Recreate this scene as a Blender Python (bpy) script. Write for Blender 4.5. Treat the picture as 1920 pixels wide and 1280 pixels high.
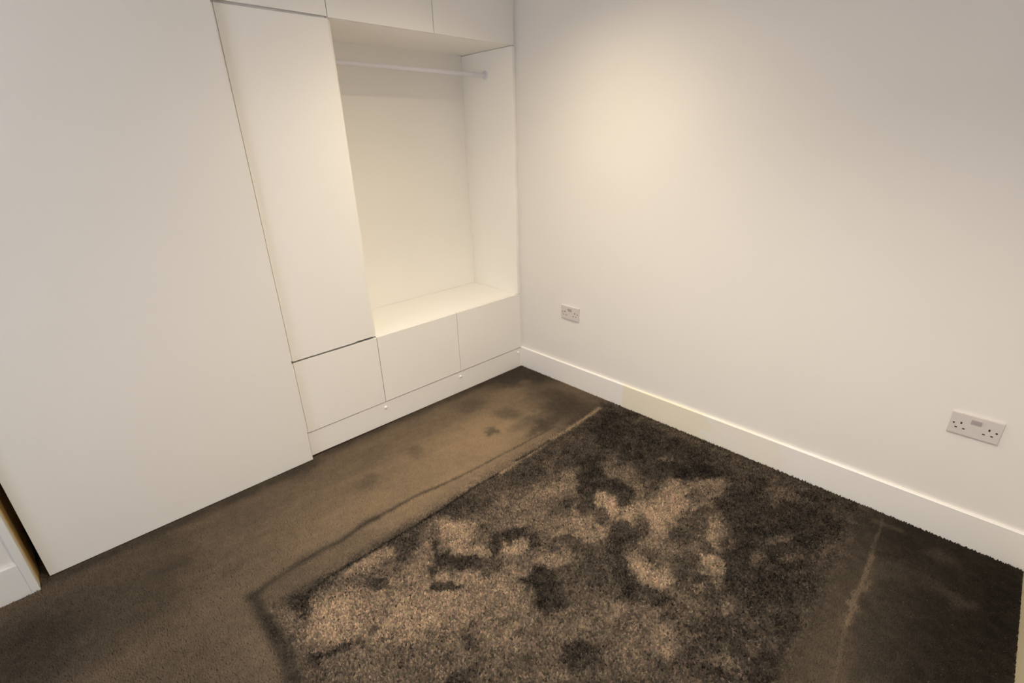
import bpy, bmesh, math, random
import numpy as np
from mathutils import Matrix, Vector

for o in list(bpy.data.objects):
    bpy.data.objects.remove(o, do_unlink=True)
S = bpy.context.scene
C = S.collection

# ------------------------------------------------------------------ camera
cam_d = bpy.data.cameras.new('camera')
cam = bpy.data.objects.new('camera', cam_d)
C.objects.link(cam)
YAW, PITCH, ROLL = -0.76407, -0.39660, -0.02625
fw = Vector((-math.sin(YAW) * math.cos(PITCH), math.cos(YAW) * math.cos(PITCH), math.sin(PITCH)))
rt0 = Vector((math.cos(YAW), math.sin(YAW), 0))
up0 = rt0.cross(fw)
rt = rt0 * math.cos(ROLL) + up0 * math.sin(ROLL)
up = -rt0 * math.sin(ROLL) + up0 * math.cos(ROLL)
cam.matrix_world = Matrix(((rt.x, up.x, -fw.x, -2.2819), (rt.y, up.y, -fw.y, -2.3415), (rt.z, up.z, -fw.z, 1.5243), (0, 0, 0, 1)))
cam_d.sensor_width = 36
cam_d.lens = 909.15 / 1920 * 36
cam_d.shift_x = -9.53 / 1920
cam_d.shift_y = 7.68 / 1920
cam_d.clip_start = 0.02
S.camera = cam

# ------------------------------------------------------------------ world, exposure
W = bpy.data.worlds.new('overcast_sky')
S.world = W
W.use_nodes = True
bg = W.node_tree.nodes['Background']
bg.inputs[0].default_value = (0.88, 0.86, 0.95, 1)
bg.inputs[1].default_value = 7.4
S.view_settings.view_transform = 'Standard'
S.view_settings.look = 'None'
S.view_settings.exposure = 0.03
S.view_settings.gamma = 1
S.view_settings.use_curve_mapping = False

# ceiling downlights: x, y, watts, beam angle, colour (built as fittings further down)
LAMP_COLOUR = (1.0, 0.88, 0.70)
DOWNLIGHTS = [(-0.76, -0.78, 52, 150, (1.0, 0.83, 0.56)), (-1.62, -2.12, 160, 131, (1.0, 0.90, 0.74)), (-1.00, -0.92, 46, 127, (1.0, 0.90, 0.74))]
CEIL = 2.42

# ------------------------------------------------------------------ helpers
def bm_box(bm, x0, x1, y0, y1, z0, z1):
    v = [bm.verts.new((x, y, z)) for z in (z0, z1) for y in (y0, y1) for x in (x0, x1)]
    for f in ((0, 2, 3, 1), (4, 5, 7, 6), (0, 1, 5, 4), (2, 6, 7, 3), (0, 4, 6, 2), (1, 3, 7, 5)):
        bm.faces.new([v[i] for i in f])
    return v

def box(x0, x1, y0, y1, z0, z1, bev=0.0, seg=2):
    bm = bmesh.new()
    bm_box(bm, x0, x1, y0, y1, z0, z1)
    if bev:
        bmesh.ops.bevel(bm, geom=list(bm.edges), offset=bev, segments=seg, affect='EDGES', profile=0.5)
    return bm

def prism(pts, axis, a, b, bev=0.0):
    """polygon of 2-D points extruded along axis ('x','y','z') from a to b"""
    bm = bmesh.new()
    def P(p, t):
        return {'x': (t, p[0], p[1]), 'y': (p[0], t, p[1]), 'z': (p[0], p[1], t)}[axis]
    lo = [bm.verts.new(P(p, a)) for p in pts]
    hi = [bm.verts.new(P(p, b)) for p in pts]
    n = len(pts)
    bm.faces.new(lo)
    bm.faces.new(hi[::-1])
    for i in range(n):
        bm.faces.new((lo[i], hi[i], hi[(i + 1) % n], lo[(i + 1) % n]))
    bmesh.ops.recalc_face_normals(bm, faces=bm.faces)
    if bev:
        bmesh.ops.bevel(bm, geom=list(bm.edges), offset=bev, segments=2, affect='EDGES', profile=0.5)
    return bm

def lathe(profile, axis, centre, n=28):
    """profile of (radius, along) turned about an axis direction through centre"""
    bm = bmesh.new()
    ax = Vector(axis).normalized()
    u = ax.orthogonal().normalized()
    w = ax.cross(u)
    c = Vector(centre)
    rings = []
    for r, t in profile:
        if r < 1e-6:
            rings.append([bm.verts.new(c + ax * t)])
        else:
            rings.append([bm.verts.new(c + ax * t + (u * math.cos(2 * math.pi * k / n) + w * math.sin(2 * math.pi * k / n)) * r) for k in range(n)])
    for A, B in zip(rings, rings[1:]):
        for k in range(n):
            k2 = (k + 1) % n
            if len(A) == 1 and len(B) == 1:
                continue
            if len(A) == 1:
                bm.faces.new((A[0], B[k], B[k2]))
            elif len(B) == 1:
                bm.faces.new((A[k], B[0], A[k2]))
            else:
                bm.faces.new((A[k], B[k], B[k2], A[k2]))
    bmesh.ops.recalc_face_normals(bm, faces=bm.faces)
    return bm

def obj(name, bm, mat, parent=None, smooth=False):
    me = bpy.data.meshes.new(name)
    bmesh.ops.recalc_face_normals(bm, faces=bm.faces)
    bm.to_mesh(me)
    bm.free()
    if parent is not None:
        p = parent
        off = Vector((0, 0, 0))
        while p is not None:
            off += p.location
            p = p.parent
        me.transform(Matrix.Translation(-off))
    if smooth:
        for f in me.polygons:
            f.use_smooth = True
    me.materials.append(mat)
    o = bpy.data.objects.new(name, me)
    C.objects.link(o)
    if parent is not None:
        o.parent = parent
    return o

def tag(o, label=None, cat=None, group=None, kind=None):
    if label: o['label'] = label
    if cat: o['category'] = cat
    if group: o['group'] = group
    if kind: o['kind'] = kind
    return o

def thing(name, loc, label, cat, group=None):
    o = bpy.data.objects.new(name, None)
    o.empty_display_size = 0.05
    o.location = loc
    C.objects.link(o)
    return tag(o, label, cat, group)

def struct(name, bm, mat, label, cat):
    return tag(obj(name, bm, mat), label, cat, kind='structure')

# ------------------------------------------------------------------ materials
def new_mat(name):
    m = bpy.data.materials.new(name)
    m.use_nodes = True
    nt = m.node_tree
    return m, nt, nt.nodes['Principled BSDF']

def paint(name, col, rough=0.6, bump=0.02, scale=180.0, mottle=0.02, spec=0.3):
    m, nt, bs = new_mat(name)
    N, Lk = nt.nodes, nt.links
    tc = N.new('ShaderNodeTexCoord')
    n1 = N.new('ShaderNodeTexNoise'); n1.inputs['Scale'].default_value = 3.0; n1.inputs['Detail'].default_value = 4
    Lk.new(tc.outputs['Object'], n1.inputs['Vector'])
    mix = N.new('ShaderNodeMix'); mix.data_type = 'RGBA'
    mix.inputs['A'].default_value = (*[c * (1 - mottle) for c in col], 1)
    mix.inputs['B'].default_value = (*[min(1, c * (1 + mottle)) for c in col], 1)
    Lk.new(n1.outputs['Fac'], mix.inputs['Factor'])
    Lk.new(mix.outputs['Result'], bs.inputs['Base Color'])
    bs.inputs['Roughness'].default_value = rough
    bs.inputs['Specular IOR Level'].default_value = spec
    if bump:
        n2 = N.new('ShaderNodeTexNoise'); n2.inputs['Scale'].default_value = scale; n2.inputs['Detail'].default_value = 3
        Lk.new(tc.outputs['Object'], n2.inputs['Vector'])
        b = N.new('ShaderNodeBump'); b.inputs['Strength'].default_value = bump; b.inputs['Distance'].default_value = 0.002
        Lk.new(n2.outputs['Fac'], b.inputs['Height'])
        Lk.new(b.outputs['Normal'], bs.inputs['Normal'])
    return m

M_WALL = paint('white_wall_emulsion', (0.85, 0.825, 0.80), 0.85, 0.06, 220, 0.012, 0.2)
M_CEIL = paint('white_ceiling_emulsion', (0.88, 0.87, 0.85), 0.9, 0.04, 200, 0.01, 0.2)
M_LACQ = paint('white_lacquer', (0.905, 0.885, 0.855), 0.38, 0.0, 1, 0.006, 0.35)
M_PANEL = paint('white_painted_panel', (0.85, 0.83, 0.80), 0.5, 0.03, 160, 0.012, 0.3)
M_MELA = paint('cream_melamine', (0.94, 0.92, 0.885), 0.5, 0.0, 1, 0.008, 0.3)
M_CARC = paint('carcass_board', (0.92, 0.895, 0.86), 0.7, 0.0, 1, 0.02, 0.2)
M_RAIL = paint('white_plastic_tube', (0.74, 0.72, 0.78), 0.3, 0.0, 1, 0.005, 0.5)
M_SOCK = paint('white_moulded_plastic', (0.69, 0.65, 0.635), 0.35, 0.0, 1, 0.004, 0.5)
M_ROCK = paint('pale_grey_moulded_plastic', (0.50, 0.45, 0.445), 0.4, 0.0, 1, 0.004, 0.4)
M_HOLE = paint('dark_hole_shade_and_screw', (0.05, 0.04, 0.035), 0.8, 0.0, 1, 0.0, 0.1)
M_CAP = paint('white_screw_cap', (0.96, 0.95, 0.93), 0.3, 0.0, 1, 0.0, 0.5)
M_WOOD = paint('bare_yellow_pine', (0.93, 0.60, 0.24), 0.6, 0.1, 60, 0.12, 0.2)
M_CREAM = paint('aged_cream_gloss', (0.80, 0.70, 0.48), 0.4, 0.0, 1, 0.03, 0.3)
M_GLOSS = paint('white_gloss_trim', (0.80, 0.81, 0.81), 0.35, 0.0, 1, 0.01, 0.4)
M_METAL = paint('satin_white_metal', (0.8, 0.8, 0.8), 0.3, 0.0, 1, 0.0, 0.5)

def skirting_mat():
    """white gloss with one stretch of older, yellowed paint with uneven ends"""
    m, nt, bs = new_mat('white_gloss_skirting_with_yellowed_stretch')
    N, Lk = nt.nodes, nt.links
    tc = N.new('ShaderNodeTexCoord')
    sx = N.new('ShaderNodeSeparateXYZ'); Lk.new(tc.outputs['Object'], sx.inputs[0])
    nz = N.new('ShaderNodeTexNoise'); nz.inputs['Scale'].default_value = 9; nz.inputs['Detail'].default_value = 3
    Lk.new(tc.outputs['Object'], nz.inputs['Vector'])
    def math_(op, a, b=None):
        n = N.new('ShaderNodeMath'); n.operation = op
        for i, v in enumerate((a, b)):
            if v is None: continue
            if isinstance(v, (int, float)): n.inputs[i].default_value = v
            else: Lk.new(v, n.inputs[i])
        return n.outputs[0]
    wob = math_('MULTIPLY', math_('SUBTRACT', nz.outputs['Fac'], 0.5), 0.22)
    y = math_('ADD', sx.outputs['Y'], wob)
    def step(v, a, b):
        r = N.new('ShaderNodeMapRange'); r.interpolation_type = 'SMOOTHSTEP'
        r.inputs['From Min'].default_value = a; r.inputs['From Max'].default_value = b
        Lk.new(v, r.inputs['Value'])
        return r.outputs['Result']
    full = math_('MULTIPLY', step(sx.outputs['Y'], -0.878, -0.890), step(y, -1.46, -1.42))
    faint = math_('MULTIPLY', step(sx.outputs['Y'], -1.40, -1.46), step(y, -1.84, -1.78))
    fac = math_('MAXIMUM', math_('MULTIPLY', full, 0.9), math_('MULTIPLY', faint, math_('MULTIPLY', nz.outputs['Fac'], 0.8)))
    mix = N.new('ShaderNodeMix'); mix.data_type = 'RGBA'
    mix.inputs['A'].default_value = (0.92, 0.90, 0.885, 1)
    mix.inputs['B'].default_value = (0.91, 0.845, 0.70, 1)
    Lk.new(fac, mix.inputs['Factor'])
    Lk.new(mix.outputs['Result'], bs.inputs['Base Color'])
    bs.inputs['Roughness'].default_value = 0.4
    return m
M_SKIRT = skirting_mat()

def carpet_mats():
    m, nt, bs = new_mat('brown_twist_pile')
    a = nt.nodes.new('ShaderNodeAttribute'); a.attribute_name = 'tint'
    nt.links.new(a.outputs['Color'], bs.inputs['Base Color'])
    bs.inputs['Roughness'].default_value = 0.95
    bs.inputs['Specular IOR Level'].default_value = 0.12
    m2 = paint('brown_carpet_backing', (0.09, 0.068, 0.05), 1.0, 0.5, 400, 0.3, 0.05)
    return m, m2
M_PILE, M_BACK = carpet_mats()

def glass_mat():
    m, nt, bs = new_mat('clear_window_glass')
    N, Lk = nt.nodes, nt.links
    t = N.new('ShaderNodeBsdfTransparent'); t.inputs[0].default_value = (0.96, 0.98, 0.97, 1)
    g = N.new('ShaderNodeBsdfGlossy'); g.inputs['Roughness'].default_value = 0.02
    mx = N.new('ShaderNodeMixShader'); mx.inputs[0].default_value = 0.06
    Lk.new(t.outputs[0], mx.inputs[1]); Lk.new(g.outputs[0], mx.inputs[2])
    Lk.new(mx.outputs[0], N['Material Output'].inputs['Surface'])
    return m
M_GLASS = glass_mat()

def lamp_mat():
    m, nt, bs = new_mat('lit_lamp_face')
    bs.inputs['Base Color'].default_value = (0.9, 0.85, 0.75, 1)
    bs.inputs['Emission Color'].default_value = (*LAMP_COLOUR, 1)
    bs.inputs['Emission Strength'].default_value = 6
    return m
M_LAMP = lamp_mat()

# ------------------------------------------------------------------ room shell
XL, YN, YB = -3.9, -2.679, 0.486
struct('floor', box(XL, 0.03, YN - 0.02, YB + 0.01, -0.06, -0.009), M_BACK, 'brown carpet backing covering the whole floor', 'floor')
struct('ceiling', box(XL - 0.1, 0.12, YN - 0.12, YB + 0.12, CEIL, CEIL + 0.08), M_CEIL, 'plain white ceiling over the room', 'ceiling')
struct('wall_right', box(0.015, 0.115, YN - 0.1, YB + 0.1, -0.06, CEIL), M_WALL, 'plain white wall with two power sockets', 'wall')
struct('wall_back', box(XL - 0.1, 0.015, YB, YB + 0.1, -0.06, CEIL), M_WALL, 'white wall behind the fitted wardrobe', 'wall')
struct('wall_front', box(XL - 0.1, 0.015, YN - 0.115, YN - 0.015, -0.06, CEIL), M_WALL, 'white wall at the right edge facing the wardrobe', 'wall')
# left wall with a window opening
WY0, WY1, WZ0, WZ1 = -2.05, -0.75, 0.95, 2.10
bm = bmesh.new()
bm_box(bm, XL - 0.1, XL, YN - 0.015, WY0, -0.06, CEIL)
bm_box(bm, XL - 0.1, XL, WY1, YB, -0.06, CEIL)
bm_box(bm, XL - 0.1, XL, WY0, WY1, -0.06, WZ0)
bm_box(bm, XL - 0.1, XL, WY0, WY1, WZ1, CEIL)
struct('wall_left', bm, M_WALL, 'white wall with a window, left of the room', 'wall')
win = thing('window_1', (XL - 0.05, (WY0 + WY1) / 2, WZ0), 'white framed window in the left wall', 'window')
win['kind'] = 'structure'
bm = bmesh.new()
fr = 0.05
bm_box(bm, XL - 0.08, XL - 0.03, WY0, WY0 + fr, WZ0, WZ1)
bm_box(bm, XL - 0.08, XL - 0.03, WY1 - fr, WY1, WZ0, WZ1)
bm_box(bm, XL - 0.08, XL - 0.03, WY0 + fr, WY1 - fr, WZ0, WZ0 + fr)
bm_box(bm, XL - 0.08, XL - 0.03, WY0 + fr, WY1 - fr, WZ1 - fr, WZ1)
bm_box(bm, XL - 0.08, XL - 0.03, (WY0 + WY1) / 2 - 0.03, (WY0 + WY1) / 2 + 0.03, WZ0 + fr, WZ1 - fr)
obj('window_frame', bm, M_GLOSS, win)
for y0, y1 in ((WY0 + fr, (WY0 + WY1) / 2 - 0.03), ((WY0 + WY1) / 2 + 0.03, WY1 - fr)):
    obj('pane', box(XL - 0.058, XL - 0.052, y0, y1, WZ0 + fr, WZ1 - fr), M_GLASS, win)
pl = bpy.data.lights.new('window_portal', 'AREA')
pl.shape = 'RECTANGLE'; pl.size = WY1 - WY0; pl.size_y = WZ1 - WZ0
pl.cycles.is_portal = True
po = bpy.data.objects.new('window_portal', pl); C.objects.link(po)
po.location = (XL - 0.09, (WY0 + WY1) / 2, (WZ0 + WZ1) / 2)
po.rotation_euler = (0, math.radians(-90), 0)

# skirting boards
SK = 0.1435
struct('baseboard_right', prism([(0.0, -0.012), (0.0, SK - 0.003), (0.003, SK), (0.015, SK), (0.015, -0.012)], 'y', YN, 0.006), M_SKIRT,
       'white skirting board with a yellowed stretch along the right wall', 'skirting board')
struct('baseboard_front', prism([(YN, -0.012), (YN, SK - 0.003), (YN - 0.003, SK), (YN - 0.015, SK), (YN - 0.015, -0.012)], 'x', XL, 0.0), M_CREAM,
       'cream skirting board at the extreme right edge', 'skirting board')

# wall end and door lining to the left of the big white panel
struct('wall_side', box(XL, -2.676, -0.060, 0.20, -0.06, CEIL), M_WALL, 'short pale wall at the far left edge', 'wall')
struct('baseboard_side', box(XL, -2.691, -0.076, -0.060, -0.012, 0.134, 0.0015), M_GLOSS, 'white skirting board at the far left edge', 'skirting board')
struct('trim_1', prism([(-2.692, -0.060), (-2.692, -0.074), (-2.688, -0.078), (-2.672, -0.080), (-2.667, -0.077), (-2.667, -0.060)], 'z', -0.012, CEIL), M_GLOSS,
       'narrow white corner moulding on the wall end', 'moulding')
struct('trim_2', box(-2.676, -2.668, -0.058, -0.030, -0.012, CEIL, 0.001), M_CREAM, 'narrow cream painted lining strip beside the big panel', 'lining')
struct('trim_3', prism([(-0.0295, -0.010), (0.060, -0.010), (0.082, 0.010), (0.105, 0.065), (0.128, 0.125), (0.198, 0.140), (0.198, CEIL), (-0.0295, CEIL)], 'x', -2.676, -2.6685), M_WOOD,
       'bare yellow wood lining strip in the gap beside the big panel', 'lining')

# ------------------------------------------------------------------ carpet pile
rng = np.random.default_rng(7)

PATCHES = [
    (-0.951,-0.511,1.53,-0.63,-0.00,-3.78,0.72,0.95),(-1.665,-0.520,2.25,-0.39,-0.13,-3.91,0.54,0.90),(-1.283,-0.592,2.96,-0.90,-0.12,-5.68,0.62,0.80),
    (-2.187,-0.525,3.53,0.07,-0.03,-4.63,0.40,0.80),(-2.125,-0.813,6.92,-4.80,-5.32,-2.64,0.42,0.70),(-2.522,-0.317,3.50,0.37,-0.26,-5.26,0.22,0.80),
    (-2.698,-0.424,5.27,0.71,-1.38,-4.78,0.10,0.80),(-2.333,-0.793,5.73,0.02,-2.52,-7.09,0.32,0.70),(-2.468,-0.522,6.16,0.33,-2.17,-7.31,0.27,0.60),
    (-0.103,-0.144,2.25,-2.13,-3.68,-4.69,0.12,0.90),(-0.246,-0.593,2.50,-4.18,-6.20,-0.67,0.16,0.90),(-0.191,-0.221,15.20,-15.27,-15.93,-14.82,0.38,0.90),
    (-0.361,-0.241,6.34,-5.07,-5.94,-12.08,0.52,0.80),(-0.392,-0.407,4.49,-4.11,-6.99,-9.37,0.50,0.80),(-0.550,-0.441,7.47,-7.06,-11.21,-10.57,0.34,0.80),
    (-0.654,-0.188,8.22,-5.58,-5.30,-10.59,0.28,0.90),(-0.477,-0.643,20.91,-22.38,-17.75,-16.78,0.24,0.90),(-0.748,-0.507,23.59,-20.90,-16.19,-15.35,0.32,0.90),
    (-0.511,-0.701,8.42,-5.10,-0.88,-21.17,0.20,0.90),(-0.378,-0.687,6.86,-4.47,-0.86,-22.93,0.25,0.70),(-1.172,-0.351,18.33,-11.98,-12.88,-12.29,0.42,0.80),
    (-1.472,-0.407,14.97,-5.41,-7.85,-20.63,0.40,0.80),(-1.207,0.018,5.18,-1.61,0.29,-21.87,0.20,0.70),(-1.679,-0.070,8.66,-1.49,-0.14,-19.78,0.24,0.70),
    (-0.771,-0.013,4.31,-1.97,-0.46,-19.96,0.30,0.70),(-2.104,-0.500,24.88,1.39,7.80,-32.86,0.30,0.60),(-2.286,-0.314,13.17,0.89,2.55,-17.56,0.20,0.60),
    (-2.353,-0.489,11.79,1.11,1.15,-14.25,0.20,0.50),(-1.336,-0.157,3.07,-0.88,-0.21,-7.61,0.44,0.60),(-1.927,-0.199,5.19,-0.46,-0.07,-9.15,0.38,0.60),
    (-1.579,-0.224,4.31,-0.83,0.14,-7.38,0.50,0.50),(-0.983,-0.202,3.21,-1.27,-0.05,-7.23,0.55,0.60),(-2.299,-0.182,6.46,0.20,-0.04,-11.95,0.28,0.60),
    (-0.846,-0.782,2.65,-1.12,0.75,-18.62,0.62,0.70),(-1.309,-0.761,5.39,-1.48,0.13,-21.98,0.56,0.80),(-1.773,-0.742,6.21,-0.70,-0.28,-19.04,0.42,0.85),
    (-1.971,-0.727,9.86,-0.38,-0.18,-17.52,0.36,0.80),(-1.691,-1.162,2.17,-0.85,-2.28,-4.39,0.78,0.90),(-0.986,-1.172,1.73,-0.99,-1.02,-4.57,0.56,0.85),
    (-0.667,-1.551,1.41,-3.19,-3.67,-2.03,0.55,0.85),(-1.469,-1.536,2.02,-2.10,-4.17,-4.11,0.50,0.85),(-1.144,-1.809,2.64,-4.41,-3.31,-3.26,0.42,0.85),
    (-1.970,-1.186,5.06,-1.63,-6.26,-9.06,0.44,0.80),(-0.250,-1.210,1.03,-2.82,-4.92,-0.32,0.13,0.95),(-0.215,-1.013,1.99,-5.05,-7.93,0.22,0.12,0.90),
    (-0.604,-1.960,0.65,-4.32,-3.60,-0.87,0.13,0.95),(-0.967,-2.045,4.21,-3.39,-2.33,-6.82,0.20,0.90),(-0.248,-1.983,0.69,-6.46,-6.48,-0.50,0.12,0.90),
    (-1.774,-1.408,3.24,-2.33,-10.63,-10.52,0.44,0.70),(-1.174,-2.014,2.31,-4.82,-10.77,-10.66,0.24,0.80),(-0.337,-1.741,1.00,-5.71,-11.52,-0.38,0.30,0.80),
    (-0.261,-1.922,0.67,-5.56,-18.17,-0.83,0.30,0.70),(-0.567,-1.020,4.09,-4.14,-4.49,-7.75,0.22,0.85),(-1.383,-1.009,4.00,-5.75,-11.91,-3.78,0.90,0.90),
    (-1.240,-1.224,10.88,-10.65,-18.13,-17.66,0.80,0.90),(-0.869,-1.097,6.34,-4.42,-3.39,-10.72,0.72,0.80),(-1.119,-1.035,6.54,-6.16,-6.06,-5.86,0.56,0.60),
    (-0.792,-1.342,5.24,-12.47,-10.10,-2.54,0.86,0.90),(-0.964,-1.388,4.82,-11.15,-10.53,-3.09,0.80,0.80),(-1.043,-1.279,8.33,-9.56,-10.00,-9.71,0.58,0.70),
    (-0.768,-1.224,10.46,-15.10,-4.41,-3.24,0.10,0.90),(-0.638,-1.149,8.34,-10.87,-5.93,-5.69,0.12,0.90),(-0.940,-1.189,7.86,-9.01,-8.92,-8.62,0.30,0.80),
    (-1.205,-0.915,7.87,-3.88,-5.53,-18.38,0.24,0.85),(-0.827,-0.952,5.80,-4.93,-4.42,-7.53,0.28,0.85),(-1.050,-0.887,8.46,-4.69,-3.98,-13.90,0.36,0.80),
    (-0.872,-1.372,18.68,-25.12,-11.21,-10.87,0.24,0.80),(-1.081,-1.342,17.98,-16.14,-27.29,-42.44,0.18,0.90),(-0.675,-1.276,3.68,-12.40,-20.05,0.60,0.12,0.90),
    (-0.533,-0.593,7.28,-4.18,-0.33,-18.22,0.30,0.60),(-1.216,-1.168,9.23,-6.43,-14.40,-25.22,0.12,0.90),(-1.181,-1.268,5.08,-25.29,-24.35,1.68,0.10,0.90),
    (-1.310,-1.164,24.59,-22.10,-18.24,-17.78,0.12,0.90),(-1.303,-1.079,12.82,-19.05,-16.40,-5.70,0.34,0.70),(-0.267,-1.541,2.64,-7.34,-13.70,-5.72,0.06,0.90),
    (-0.327,-1.467,7.39,-13.76,-10.57,-10.14,0.10,0.90),(-0.307,-1.353,10.99,-16.94,-30.60,-38.89,0.52,0.90),(-0.412,-1.366,5.42,-9.03,-7.36,-7.06,0.15,0.90),
    (-0.558,-1.281,7.29,-10.74,-10.82,-10.39,0.42,0.80),(-0.675,-1.343,15.69,-12.27,-2.76,-11.30,0.10,0.90),(-0.721,-1.395,15.74,-23.24,-16.03,-15.49,0.14,0.90),
    (-0.558,-1.442,11.39,-28.09,-7.48,-2.67,0.20,0.85),(-0.683,-1.480,15.21,-24.38,-22.62,-21.88,0.20,0.90),(-0.511,-1.534,8.64,-5.01,-0.63,-13.92,0.76,0.85),
    (-0.354,-1.626,4.17,-8.75,-9.11,-8.77,0.66,0.85),(-0.642,-1.557,4.75,-6.39,-4.43,-6.97,0.86,0.85),(-0.448,-1.594,14.05,-27.52,-14.10,-13.60,0.34,0.80),
    (-0.739,-1.485,6.81,-10.66,-9.44,-9.14,0.86,0.85),(-0.742,-1.589,7.72,-13.15,-8.41,-8.16,0.80,0.80),(-0.570,-1.651,8.91,-17.38,-17.05,-16.52,0.62,0.80),
    (-0.527,-1.695,10.06,-15.88,-14.08,-21.91,0.18,0.90),(-0.665,-1.669,5.53,-10.47,-12.58,-12.22,0.26,0.80),(-0.574,-1.790,7.64,-9.59,-4.21,-10.01,0.80,0.88),
    (-0.422,-1.832,1.91,-8.04,-5.43,-1.94,0.10,0.90),(-0.346,-1.732,6.93,-16.05,-9.62,-9.29,0.16,0.80),(-0.167,-1.917,1.00,-10.02,-21.06,1.09,0.46,0.85),
    (-0.217,-1.844,2.99,-23.87,-26.50,0.93,0.38,0.80),(-0.291,-1.905,26.25,-30.87,-6.54,-25.04,0.45,0.85),(-0.323,-1.990,1.86,-8.49,-5.83,-3.14,0.09,0.90),
    (-0.464,-1.975,8.88,-11.67,-18.90,-52.47,0.42,0.85),(-0.787,-1.516,13.95,-21.84,-14.09,-13.67,0.32,0.70),(-0.880,-1.513,6.09,-12.03,-12.24,-7.12,0.12,0.90),
    (-0.804,-1.548,23.53,-15.95,-4.39,-21.23,0.20,0.80),(-0.731,-1.680,6.51,-12.06,-11.74,-11.42,0.26,0.70),(-0.581,-1.880,3.95,-9.61,-12.14,-11.82,0.11,0.90),
    (-0.840,-1.598,10.66,-17.37,-15.32,-14.91,0.64,0.80),(-1.047,-1.603,14.71,-10.04,-2.76,-8.51,0.08,0.90),(-0.973,-1.620,24.82,-21.43,-7.19,-17.09,0.76,0.85),
    (-0.985,-1.705,3.83,-13.09,-17.67,-5.70,0.86,0.90),(-0.906,-1.707,9.89,-17.16,-21.86,-21.37,0.60,0.80),(-0.789,-1.834,7.74,-11.93,-10.28,-15.26,0.76,0.88),
    (-0.858,-1.894,3.13,-22.73,-36.02,-5.94,0.60,0.80),(-0.921,-1.869,17.49,-35.49,-30.25,-29.68,0.60,0.80),(-0.934,-1.960,17.02,-38.13,-26.74,-26.30,0.55,0.80),
    (-0.624,-1.947,15.62,-21.45,-13.61,-30.10,0.40,0.80),(-0.529,-2.052,6.61,-20.43,-39.23,-38.30,0.42,0.80),(-0.856,-1.769,7.96,-15.07,-10.16,-9.94,0.24,0.80),
    (-0.703,-1.896,1.79,-23.98,-11.44,0.31,0.08,0.90),(-0.685,-2.016,3.18,-8.69,-7.82,-7.65,0.11,0.80),(-1.078,-1.735,4.33,-10.56,-29.23,-16.67,0.14,0.85),
    (-1.044,-1.944,4.61,-14.17,-19.50,-12.60,0.14,0.80),(-1.192,-1.865,15.19,-15.62,-9.16,-15.56,0.62,0.80),(-1.173,-1.741,6.54,-10.02,-11.53,-11.34,0.52,0.60),
    (-1.072,-1.844,7.88,-14.28,-14.98,-14.74,0.30,0.70),(-1.189,-2.015,3.87,-16.27,-23.79,-12.76,0.10,0.85),(-1.121,-2.050,0.69,-31.37,-47.89,-6.31,0.45,0.70),
    (-1.128,-2.001,5.64,-18.23,-48.62,-32.32,0.44,0.70),(-1.058,-2.136,2.02,-20.02,-12.49,-4.77,0.05,0.90),(-1.007,-2.068,8.52,-21.15,-24.24,-23.94,0.36,0.60),
    (-0.804,-2.124,1.05,-24.43,-8.72,-1.39,0.12,0.70),(-1.169,-1.940,27.60,-16.88,-8.88,-26.78,0.15,0.70),(-1.504,-1.080,10.39,-8.84,-20.26,-15.94,0.14,0.90),
    (-1.432,-1.161,8.29,-7.83,-20.29,-15.95,0.12,0.90),(-1.375,-1.234,19.32,-17.33,-13.33,-13.03,0.24,0.80),(-1.569,-1.095,37.54,-35.57,-25.41,-16.33,0.14,0.90),
    (-1.574,-1.181,14.91,-14.07,-34.50,-24.40,0.10,0.90),(-1.308,-1.428,8.13,-13.90,-9.24,-4.61,0.06,0.90),(-1.330,-1.504,10.02,-11.26,-10.08,-9.90,0.07,0.90),
    (-1.295,-1.372,24.48,-25.51,-13.86,-13.56,0.08,0.90),(-1.173,-1.493,14.95,-18.49,-17.80,-17.41,0.24,0.85),(-1.489,-1.444,26.00,-24.78,-25.11,-24.72,0.26,0.85),
    (-1.646,-1.416,27.21,-22.25,-23.79,-23.49,0.20,0.80),(-1.739,-1.481,20.68,-9.05,-23.49,-40.65,0.06,0.90),(-1.683,-1.488,38.12,-1.58,-2.95,-60.96,0.18,0.80),
    (-1.426,-1.691,5.39,-14.40,-16.92,-7.29,0.10,0.88),(-1.410,-1.739,13.13,-17.08,-13.86,-13.71,0.12,0.80),(-1.556,-1.596,11.92,-12.15,-22.46,-22.22,0.24,0.70),
    (-1.510,-1.341,5.24,-4.56,-10.24,-10.06,0.70,0.70),(-1.692,-1.214,9.19,-6.27,-9.28,-9.13,0.82,0.70),(-1.181,-1.391,7.17,-6.54,-13.82,-19.25,0.78,0.80),
    (-1.552,-1.495,12.70,-11.96,-16.51,-16.30,0.64,0.60),(-1.229,-1.568,6.96,-8.82,-15.22,-14.93,0.38,0.60),(-1.501,-1.530,34.20,-34.51,-27.12,-26.76,0.30,0.60),
    (-1.360,-1.590,5.13,-12.34,-28.04,-11.34,0.40,0.60),(-1.703,-1.379,13.25,-9.99,-21.16,-20.90,0.50,0.50),(-1.072,-1.518,6.27,-8.42,-16.92,-16.53,0.30,0.60),
    (-1.268,-1.653,8.36,-11.11,-8.88,-8.74,0.50,0.50),(-1.286,-1.775,11.81,-17.40,-6.77,-6.69,0.46,0.60),(-1.537,-0.987,14.66,-13.24,-8.35,-5.25,0.72,0.70),
    (-1.448,-0.943,37.18,-30.36,-9.07,-7.01,0.24,0.70),(-1.982,-1.174,6.80,-2.13,-11.92,-17.27,0.44,0.50),(-1.898,-0.976,9.05,-2.32,-5.05,-9.96,0.84,0.80),
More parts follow.
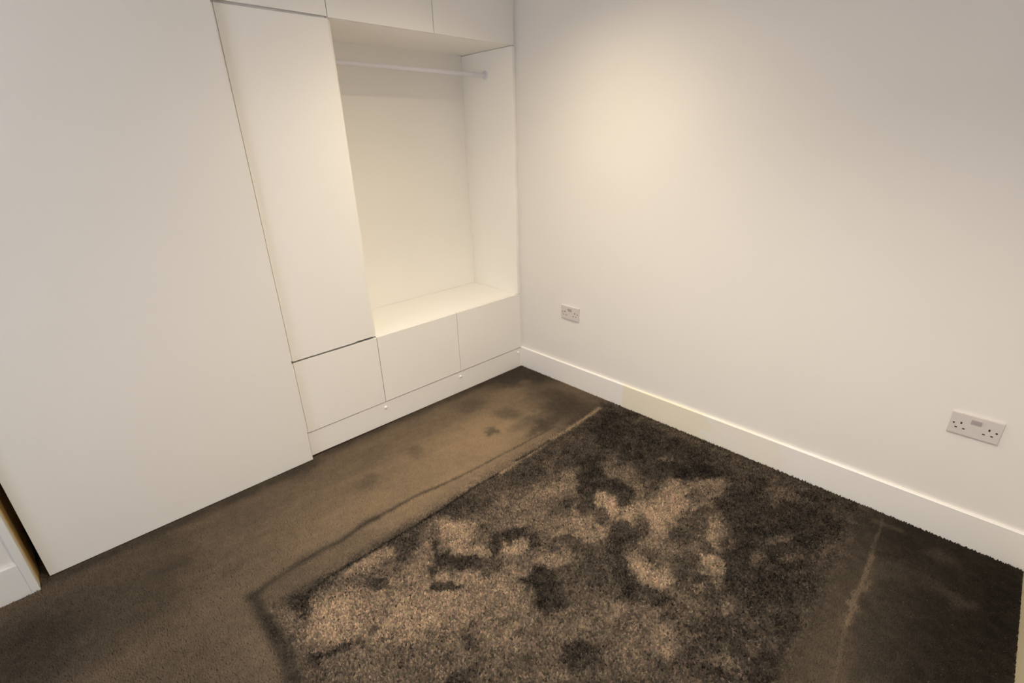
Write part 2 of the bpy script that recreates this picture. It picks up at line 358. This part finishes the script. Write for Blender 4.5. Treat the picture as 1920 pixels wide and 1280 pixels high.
    (-1.963,-1.035,11.28,-3.71,-14.62,-19.86,0.90,0.85),(-1.704,-0.879,8.64,-1.47,-2.49,-23.01,0.80,0.85),(-1.743,-0.984,12.00,-12.73,-31.32,-13.59,0.18,0.90),
    (-1.672,-0.978,26.77,-7.91,-13.01,-37.69,0.36,0.80),(-1.990,-0.861,20.75,-11.86,-19.84,-13.46,0.10,0.90),(-2.062,-0.810,46.76,-16.51,-40.81,-40.13,0.56,0.85),
    (-2.049,-0.877,31.76,-17.21,-46.91,-32.27,0.50,0.80),(-1.850,-1.149,40.37,3.81,10.25,-48.71,0.22,0.85),(-1.966,-1.118,10.13,-2.02,-22.42,-49.29,0.24,0.80),
    (-1.938,-1.208,8.95,-4.67,-17.07,-16.88,0.50,0.50),(-1.843,-1.284,14.62,-8.95,-17.55,-17.35,0.42,0.50),(-2.047,-1.102,35.56,-15.07,-25.42,-25.15,0.20,0.80),
    (-2.049,-1.168,19.51,-8.57,-31.37,-31.08,0.26,0.60),(-1.980,-1.243,12.18,-6.17,-31.54,-31.26,0.50,0.40),(-1.815,-1.409,24.29,-16.74,-27.15,-26.91,0.22,0.70),
    (-1.730,-1.153,7.87,-4.98,-9.73,-9.56,0.76,0.50),(-0.098,-2.440,-0.17,-3.97,-4.63,-0.18,-0.02,0.95),(-0.500,-2.518,0.63,-5.63,-3.23,-3.18,-0.05,0.98),
    (-0.676,-2.563,0.68,-6.76,-9.10,-9.02,-0.05,0.95),(-0.300,-2.636,0.69,-12.50,-3.04,-2.99,-0.08,0.90),(-0.436,-2.377,-0.11,-11.89,-8.52,-1.90,0.02,0.70),
    (-0.617,-2.372,4.20,-8.82,-5.29,-10.04,0.06,0.70),(-0.124,-2.451,-1.67,-24.36,-26.78,2.09,0.16,0.80),(-0.313,-2.340,-0.69,-19.28,-26.39,0.17,0.14,0.80),
    (-0.317,-2.482,-1.71,-16.11,-30.62,3.90,0.14,0.80),(-0.347,-2.530,0.50,-32.50,-37.24,-22.04,0.16,0.70),(-0.805,-2.386,2.39,-12.09,-10.86,-10.75,0.04,0.60),
    (-0.671,-2.345,3.99,-19.43,-8.20,-8.08,0.10,0.50),(-0.787,-2.227,0.58,-18.10,-3.84,-0.97,0.20,0.85),(-0.924,-2.242,0.74,-15.39,-7.79,-2.77,0.22,0.70),
    (-0.418,-2.224,1.99,-31.37,-5.26,-1.47,0.16,0.80),(-0.227,-2.226,2.66,-31.94,-7.02,-2.42,0.12,0.80),(-0.398,-2.132,5.19,-41.94,-11.55,-4.34,0.38,0.60),
    (-0.567,-2.269,2.68,-84.99,-9.12,-2.31,0.50,0.60),(-0.732,-2.283,8.07,-104.58,-17.47,-8.12,0.36,0.50),
]
SEAMS_EDGE_SHADE = [
    ([(-0.460,-0.738),(-0.693,-0.729),(-0.898,-0.715),(-1.134,-0.699),(-1.377,-0.664),(-1.490,-0.661),(-1.606,-0.654),(-1.729,-0.675),(-1.828,-0.665),(-1.929,-0.671),(-2.034,-0.680),(-2.107,-0.700)],0.0077,0.22,0.60,0.003),
    ([(-1.134,-0.699),(-1.377,-0.664),(-1.490,-0.661),(-1.606,-0.654)],0.0144,0.20,0.30,0.002),
    ([(-1.569,-0.658),(-1.606,-0.654),(-1.742,-0.679),(-1.831,-0.671),(-1.939,-0.669),(-2.045,-0.683),(-2.109,-0.705)],0.0162,0.12,0.60,0.003),
    ([(-0.595,-0.818),(-0.788,-0.823),(-0.976,-0.821),(-1.145,-0.816),(-1.324,-0.823),(-1.440,-0.824),(-1.575,-0.825),(-1.698,-0.823),(-1.787,-0.817),(-1.864,-0.818),(-1.941,-0.827)],0.0085,0.00,0.95,0.006),
    ([(-0.114,-0.801),(-0.303,-0.810),(-0.452,-0.812),(-0.612,-0.815),(-0.728,-0.824),(-0.830,-0.826),(-0.964,-0.828)],0.0130,0.78,1.00,-0.002),
    ([(-0.587,-0.811),(-0.717,-0.814),(-0.837,-0.813)],0.0079,0.05,0.80,0.003),
    ([(-2.107,-0.700),(-2.103,-0.774),(-2.100,-0.873),(-2.102,-0.976),(-2.107,-1.059),(-2.119,-1.141)],0.0216,0.06,0.95,0.003),
    ([(-2.101,-0.950),(-2.104,-1.074),(-2.109,-1.151)],0.0221,0.10,0.70,0.002),
    ([(-0.048,-2.246),(-0.238,-2.256),(-0.431,-2.265),(-0.549,-2.268),(-0.645,-2.271),(-0.797,-2.283),(-0.968,-2.301)],0.0059,0.30,0.70,-0.002),
    ([(-0.305,-2.266),(-0.445,-2.268),(-0.549,-2.268),(-0.631,-2.271),(-0.715,-2.278)],0.0073,0.46,0.60,-0.002),
    ([(-0.231,-2.181),(-0.429,-2.177),(-0.589,-2.172)],0.0082,0.28,0.40,0.000),
    ([(-0.779,-2.150),(-0.888,-2.152),(-0.967,-2.150),(-1.104,-2.164)],0.0096,0.04,0.70,0.004),
    ([(-0.046,-1.046),(-0.043,-1.219),(-0.054,-1.387)],0.0323,0.42,0.60,-0.001),
    ([(-0.073,-1.396),(-0.073,-1.544),(-0.072,-1.605)],0.0146,0.10,0.70,0.003),
    ([(-0.052,-1.476),(-0.063,-1.730),(-0.065,-1.926)],0.0322,0.36,0.50,0.000),
    ([(-0.052,-0.779),(-0.053,-0.977),(-0.054,-1.158)],0.0169,0.10,0.50,0.002),
    ([(-0.082,-2.224),(-0.068,-2.314)],0.0154,0.34,0.50,0.000),
    ([(-1.562,0.008),(-1.210,0.012),(-0.838,0.008),(-0.404,-0.003),(-0.022,-0.009)],0.0492,0.12,0.75,0.000),  # dark pile plus painted shade along the foot of the plinth
    ([(-2.628,-0.050),(-2.371,-0.050),(-2.068,-0.054),(-1.614,-0.047)],0.0396,0.12,0.70,0.000),  # foot of the big panel: dark pile with shade painted into it
]


def vnoise(x, y, scale, seed):
    r = np.random.default_rng(seed)
    T = r.random((256, 256))
    u = x * scale + 1000.0; v = y * scale + 1000.0
    i = np.floor(u).astype(int); j = np.floor(v).astype(int)
    f = u - i; g = v - j
    f = f * f * (3 - 2 * f); g = g * g * (3 - 2 * g)
    i0, i1, j0, j1 = i % 256, (i + 1) % 256, j % 256, (j + 1) % 256
    return (T[i0, j0] * (1 - f) + T[i1, j0] * f) * (1 - g) + (T[i0, j1] * (1 - f) + T[i1, j1] * f) * g

def fbm(x, y, scale, seed, octv=3):
    s = 0; a = 1; t = 0
    for k in range(octv):
        s = s + a * vnoise(x, y, scale * 2 ** k, seed + k); t += a; a *= 0.55
    return s / t

def pile_field(x, y):
    """how far the pile is brushed towards its light side (0 dark .. 1 light), shade along the wardrobe painted in, dent depth, speckle"""
    wx = x + (fbm(x, y, 14, 11) - 0.5) * 0.055 + (fbm(x, y, 55, 21, 2) - 0.5) * 0.03
    wy = y + (fbm(x, y, 14, 31) - 0.5) * 0.055 + (fbm(x, y, 55, 41, 2) - 0.5) * 0.03
    P = 0.24 + 0.17 / (1 + np.exp((-0.75 - y) / 0.04))
    # crisper, noisier pile where the bed stood; flat and smooth beside the wardrobe and by the seam
    inside = 1 / (1 + np.exp(-(-0.80 - y) / 0.02)) / (1 + np.exp(-(x + 2.09) / 0.02)) / (1 + np.exp((-2.17 - y) / 0.02))
    hard = 5.0 + 6.5 * inside
    for cx, cy, a, b, c, d, v, s in PATCHES:
        dx = wx - cx; dy = wy - cy
        r = np.sqrt((a * dx + b * dy) ** 2 + (c * dx + d * dy) ** 2)
        P += (v - P) * s / (1 + np.exp((r - 0.95) * hard))
    dent = np.zeros(x.shape)
    lx = x + (fbm(x, y, 9, 51) - 0.5) * 0.012
    ly = y + (fbm(x, y, 9, 61) - 0.5) * 0.012
    brk = 0.55 + 0.9 * fbm(x, y, 16, 71, 2)
    for pts, w, v, s, d in SEAMS_EDGE_SHADE:
        best = np.full(x.shape, 9.0)
        for (ax, ay), (bx, by) in zip(pts, pts[1:]):
            ex, ey = bx - ax, by - ay
            t = np.clip(((lx - ax) * ex + (ly - ay) * ey) / (ex * ex + ey * ey), 0, 1)
            best = np.minimum(best, np.hypot(lx - ax - t * ex, ly - ay - t * ey))
        m = np.clip(s * brk, 0, 1) / (1 + np.exp((best / w - 0.9) * (6.0 if w < 0.01 or 0.013 < w < 0.016 else 3.2)))
        P += (v - P) * m
        dent += m * d
    P += (1 - inside) * ((fbm(x * 7, y * 30 + x * 4, 1.0, 91, 3) - 0.5) * 0.08 + (fbm(x * 3, y * 9, 1.0, 101, 2) - 0.5) * 0.09) * np.clip(P * 2.2, 0.1, 1)
    return P, dent, inside

PITCH_T = 0.0058
gx = np.arange(-2.98, -0.001, PITCH_T)
gy = np.arange(YN + 0.002, 0.16, PITCH_T)
X, Y = np.meshgrid(gx, gy)
X = X.ravel(); Y = Y.ravel()
X = X + (rng.random(X.size) - 0.5) * PITCH_T * 0.9
Y = Y + (rng.random(Y.size) - 0.5) * PITCH_T * 0.9
keep = (X < -0.001) & ((Y < -0.003) | (X < -1.585)) & ~((X < -2.664) & (Y > -0.084)) & (Y > YN + 0.001)
X = X[keep]; Y = Y[keep]
P, dent, inside = pile_field(X, Y)
n = X.size
amp = 0.02 + 0.13 * inside
spk = rng.normal(0, 1, n)
big = fbm(X, Y, 40, 81, 3) - 0.5
Pv = np.clip(P + spk * amp * (0.55 + 0.9 * P) + big * (0.10 + 0.20 * inside) + (fbm(X, Y, 19, 121, 4) - 0.5) * 0.34 * inside, -0.15, 1.25)
srgb = (43 + 119 * Pv) / 255.0
lin = srgb ** 2.25 * (1.0 + 0.6 * (1 - inside))
warm = (1 - inside)[:, None]
t_ = np.clip(Pv, 0, 1)[:, None]
colA = np.array([1.0, 0.81, 0.64]) * (1 - t_) + np.array([1.0, 0.675, 0.37]) * t_
colB = np.array([1.0, 0.82, 0.67]) * (1 - t_) + np.array([1.0, 0.71, 0.48]) * t_
tint = lin[:, None] * (colA * warm + colB * (1 - warm)) * 0.88
tint *= 1 + rng.normal(0, 0.04, (n, 3)) * inside[:, None]
tint = np.clip(tint, 0.004, 0.9)
h = 0.0095 + rng.normal(0, 0.0012, n) * (0.4 + inside) - dent
h = np.clip(h, 0.003, 0.0125)
lean_a = rng.random(n) * 2 * math.pi
lean = 0.0025 + 0.0025 * rng.random(n)
rot = rng.random(n) * 2 * math.pi
rad = 0.0064
co = np.zeros((n, 4, 3))
for k in range(3):
    co[:, k, 0] = X + rad * np.cos(rot + k * 2.0944)
    co[:, k, 1] = Y + rad * np.sin(rot + k * 2.0944)
    co[:, k, 2] = -0.0092
co[:, 3, 0] = X + lean * np.cos(lean_a)
co[:, 3, 1] = Y + lean * np.sin(lean_a)
co[:, 3, 2] = -0.0092 + h
co[:, :, 0] = np.minimum(co[:, :, 0], -0.0003)
co[:, :, 1] = np.maximum(co[:, :, 1], YN + 0.0003)
base = (np.arange(n) * 4)[:, None, None]
tri = (base + np.array([[0, 1, 3], [1, 2, 3], [2, 0, 3]])[None]).reshape(-1)
me = bpy.data.meshes.new('carpet_pile')
me.vertices.add(n * 4)
me.vertices.foreach_set('co', co.astype(np.float32).ravel())
me.loops.add(n * 9)
me.loops.foreach_set('vertex_index', tri.astype(np.int32))
me.polygons.add(n * 3)
me.polygons.foreach_set('loop_start', np.arange(0, n * 9, 3, dtype=np.int32))
me.update(calc_edges=True)
at = me.attributes.new('tint', 'FLOAT_COLOR', 'POINT')
c4 = np.ones((n, 4, 4), np.float32)
c4[:, :, :3] = tint[:, None, :]
at.data.foreach_set('color', c4.ravel())
me.materials.append(M_PILE)
pile = bpy.data.objects.new('carpet_pile', me)
C.objects.link(pile)
tag(pile, 'dark brown carpet with light brushed patches and a bed mark', 'carpet', kind='stuff')

# ------------------------------------------------------------------ fitted wardrobe
XP = -1.586          # right edge of the big panel = left end of the wardrobe
XT = -1.1237         # right edge of the tall door
X1, X2 = -1.1127, -0.5568
ZP, ZB, ZT = 0.143, 0.549, 2.044
D = 0.472
FT = 0.018
G = 0.0017
XD = -1.571          # left edge of the doors, leaving a shadow gap behind the panel

# plinth: stands a few millimetres off the carpet at its left end
pt = thing('plinth', (-0.79, 0.012, 0.0), 'white plinth board running under the three low fronts', 'plinth')
obj('board', prism([(XD - 0.004, 0.003), (0.0, -0.0085), (0.0, ZP - 0.003), (XD - 0.004, ZP - 0.003)], 'y', 0.004, 0.020), M_LACQ, pt)
for cx in (-1.117, -0.561, -0.026):
    obj('cover_cap', lathe([(0.0085, 0.0), (0.0085, -0.0050), (0.0065, -0.0078), (0.0, -0.0085)], (0, 1, 0), (cx, 0.004, 0.107), 16), M_CAP, pt, True)

def cabinet(name, label, cat, x0, x1, z0, z1, door_pts=None, part='door', group=None, carc_dz=0.004):
    t = thing(name, ((x0 + x1) / 2, 0.2, z0), label, cat, group)
    obj('carcass', box(x0 + 0.002, x1 - 0.002, FT + 0.003, D, z0 + carc_dz, z1 - 0.004), M_CARC, t)
    if door_pts is None:
        door_pts = [(x0 + G, z0 + G), (x1 - G, z0 + G), (x1 - G, z1 - G), (x0 + G, z1 - G)]
    if x0 < -1.6:      # added white strip that keeps the gap by the big panel light
        obj('added_gap_strip', box(x0 + 0.002, XD - 0.0012, 0.0012, FT + 0.002, z0 + 0.004, z1 - 0.004), M_LACQ, t)
    obj(part, prism(door_pts, 'y', 0.0, FT, 0.0008), M_LACQ, t)
    return t

low = 'low fronts along the bottom of the wardrobe'
cabinet('low_cabinet', 'white low cabinet front beneath the tall wardrobe door', 'cabinet', XP - 0.03, X1, ZP, ZB - 0.002,
        [(XD, ZP + G), (X1 - G, ZP + G), (X1 - G, ZB - 0.004), (XD, ZB - 0.004)], 'drawer_front', low)
cabinet('low_cabinet', 'white low cabinet front under the middle of the open niche', 'cabinet', X1, X2, ZP, ZB - 0.018,
        [(X1 + G, ZP + G), (X2 - G, ZP + G), (X2 - G, ZB - 0.002), (X1 + G, ZB - 0.002)], 'drawer_front', low)
cabinet('low_cabinet', 'white low cabinet front in the corner by the right wall', 'cabinet', X2, 0.001, ZP, ZB - 0.018,
        [(X2 + G, ZP + G), (-0.0012, ZP + G), (-0.0012, ZB - 0.002), (X2 + G, ZB - 0.002)], 'drawer_front', low)

# tall cupboard; its door has a worn step at the lower right corner
zb0, zb1 = 0.5545, 0.5565
cabinet('tall_cupboard', 'tall plain white wardrobe cupboard between big panel and open niche', 'wardrobe', XP - 0.03, XT - 0.001, 0.556, ZT - 0.004,
        [(XD, zb0), (-1.243, zb1 - 0.0005), (-1.236, zb1 + 0.0025), (XT, zb1 + 0.003), (XT, ZT - 0.005), (XD, ZT - 0.007)])

obj('added_gap_rail', box(XD, XT - 0.003, FT + 0.0003, FT + 0.0027, 0.5535, 0.575), M_LACQ, bpy.data.objects['tall_cupboard'])  # added white backing that lightens the gap under the tall door

# upper cupboards
up_g = 'overhead cupboards along the top of the wardrobe'
XU = -0.5625
cabinet('overhead_cupboard', 'white overhead cupboard above the tall wardrobe door', 'cupboard', XP - 0.03, XT + 0.001, ZT + 0.0015, CEIL - 0.004,
        [(XD, ZT + 0.0035), (XT + 0.001 - G, ZT + 0.0035), (XT + 0.001 - G, CEIL - 0.006), (XD, CEIL - 0.006)], group=up_g)
cabinet('overhead_cupboard', 'white overhead cupboard above the left half of the niche', 'cupboard', XT + 0.001, XU, ZT - 0.001, CEIL - 0.004,
        [(XT + 0.001 + G, ZT), (XU - G, ZT), (XU - G, CEIL - 0.006), (XT + 0.001 + G, CEIL - 0.006)], group=up_g, carc_dz=0.005)
cabinet('overhead_cupboard', 'white overhead cupboard in the top corner by the right wall', 'cupboard', XU, 0.001, ZT - 0.001, CEIL - 0.004,
        [(XU + G, ZT), (-0.001, ZT), (-0.001, CEIL - 0.006), (XU + G, CEIL - 0.006)], group=up_g, carc_dz=0.005)

obj('added_gap_rail', box(XD, XT - 0.003, FT + 0.0003, FT + 0.0027, ZT - 0.003, ZT + 0.02), M_LACQ, bpy.data.objects['overhead_cupboard'])  # added white backing so the gap above the tall door looks less black

# open niche
nt_ = thing('open_wardrobe', (-0.56, 0.24, ZB), 'open white wardrobe niche with hanging rail', 'wardrobe')
obj('back_panel', box(-1.106, -0.018, D, D + 0.010, ZB, ZT + 0.001), M_MELA, nt_)
obj('side_panel', box(-0.018, -0.0005, 0.0005, D + 0.010, ZB + 0.0005, ZT - 0.003, 0.0006), M_MELA, nt_)
obj('side_panel', box(-1.1235, -1.106, FT + 0.002, D + 0.010, ZB + 0.0005, ZT - 0.003), M_MELA, nt_)
obj('top_panel', box(-1.1235, -0.0005, FT + 0.001, D, ZT - 0.001, ZT + 0.003), M_MELA, nt_)
obj('corner_strip', box(-0.030, -0.0182, D - 0.003, D, ZB, 1.86), M_MELA, nt_)

bb = tag(obj('bench_board', box(-1.106, -0.0005, FT + 0.0005, D - 0.0005, ZB - 0.018, ZB, 0.0008), M_MELA), 'cream bench board forming the floor of the open niche', 'shelf')

# scribe strip between wardrobe and right wall
struct('trim_4', box(0.0035, 0.0150, 0.006, 0.020, -0.01, CEIL - 0.002), M_LACQ, 'thin white filler strip between wardrobe and right wall', 'filler strip')

# hanging rail
RY, RZ = 0.245, 1.913
rail = thing('clothes_rail', (-0.56, RY, RZ), 'white tubular clothes rail across the top of the niche', 'clothes rail')
obj('rod', lathe([(0.0, 0.0), (0.0125, 0.0), (0.0125, 1.080), (0.0, 1.080)], (1, 0, 0), (-1.102, RY, RZ), 24), M_RAIL, rail, False)
for x, s in ((-0.0182, -1), (-1.1058, 1)):
    obj('rail_bracket', lathe([(0.0, 0.0), (0.025, 0.0), (0.025, 0.003), (0.022, 0.005), (0.0165, 0.006), (0.0165, 0.014), (0.0, 0.014)], (s, 0, 0), (x, RY, RZ), 24), M_RAIL, rail, False)

# big panel
dp = thing('sliding_door', (-2.11, -0.018, 0.0), 'large plain white full-height panel door filling the left side', 'door')
obj('door_panel', box(-2.636, XP, -0.030, -0.005, 0.001, CEIL - 0.05, 0.0008), M_PANEL, dp)
obj('top_track', box(-2.66, XP, -0.034, -0.001, CEIL - 0.045, CEIL - 0.0005, 0.001), M_PANEL, dp)

# ------------------------------------------------------------------ power sockets
def double_socket(y, z, label):
    xf, xw = 0.0060, 0.0150
    t = thing('power_socket', (xw, y, z), label, 'power socket', 'double power sockets on the right wall')
    # moulded plate with softened front edge
    bm = box(xf, xw, y - 0.073, y + 0.073, z - 0.043, z + 0.043)
    ed = [e for e in bm.edges if all(abs(v.co.x - xf) < 1e-6 for v in e.verts)]
    bmesh.ops.bevel(bm, geom=ed, offset=0.0022, segments=3, affect='EDGES', profile=0.6)
    obj('face_plate', bm, M_SOCK, t)
    # u runs left to right as seen from the room (towards -y)
    def slot(name, u, v, w, h, mat, deep=0.0006, rise=0.00025, bev=0.0):
        return obj(name, box(xf - rise, xf + deep, y - u - w / 2, y - u + w / 2, z + v - h / 2, z + v + h / 2, bev), mat, t)
    for u0 in (-0.0395, 0.0395):  # raised dark inlays paint the shade inside the pin holes
        slot('pin_slot', u0, 0.0045, 0.0050, 0.0088, M_HOLE)
        slot('pin_slot', u0 - 0.0111, -0.0165, 0.0075, 0.0046, M_HOLE)
        slot('pin_slot', u0 + 0.0111, -0.0165, 0.0075, 0.0046, M_HOLE)
    for u0 in (-0.0603, 0.0603):
        obj('screw', lathe([(0.0, 0.0), (0.0032, 0.0), (0.0032, 0.0006), (0.0, 0.0009)], (-1, 0, 0), (xf, y - u0, z), 14), M_HOLE, t)
    for u0 in (-0.0076, 0.0076):
        r = prism([(z + 0.0095, xf - 0.0004), (z + 0.0095, xf + 0.001), (z + 0.0295, xf + 0.001), (z + 0.0295, xf - 0.0038), (z + 0.027, xf - 0.0038)], 'y', y - u0 - 0.0074, y - u0 + 0.0074)
        for v in r.verts:          # polygon was given as (z, x): swap into place
            v.co = Vector((v.co.z, v.co.y, v.co.x))
        obj('switch_rocker', r, M_ROCK, t)
    return t

double_socket(-0.450, 0.5048, 'white double power socket near the wardrobe, the smaller in view')
double_socket(-2.4103, 0.5010, 'white double power socket at the right edge, the larger in view')

# ------------------------------------------------------------------ ceiling downlights
places = ['nearest the niche corner', 'opposite the tall cupboard', 'just in front of the niche']
for (x, y, w, ang, col), where in zip(DOWNLIGHTS, places):
    t = thing('ceiling_downlight', (x, y, CEIL), 'round recessed white ceiling downlight ' + where, 'downlight', 'recessed ceiling downlights')
    obj('bezel', lathe([(0.034, 0.0), (0.045, 0.0), (0.045, -0.003), (0.042, -0.006), (0.036, -0.006), (0.032, -0.002), (0.034, 0.0)], (0, 0, 1), (x, y, CEIL), 28), M_METAL, t, True)
    obj('lamp', lathe([(0.0, -0.0015), (0.0318, -0.0015), (0.0318, -0.0005), (0.0, -0.0005)], (0, 0, 1), (x, y, CEIL), 28), M_LAMP, t)
    ld = bpy.data.lights.new('downlight_beam', 'SPOT')
    ld.energy = w; ld.color = col; ld.spot_size = math.radians(ang); ld.spot_blend = 1.0; ld.shadow_soft_size = 0.03
    lo = bpy.data.objects.new('downlight_beam', ld); C.objects.link(lo)
    lo.parent = t; lo.location = (0, 0, -0.012)
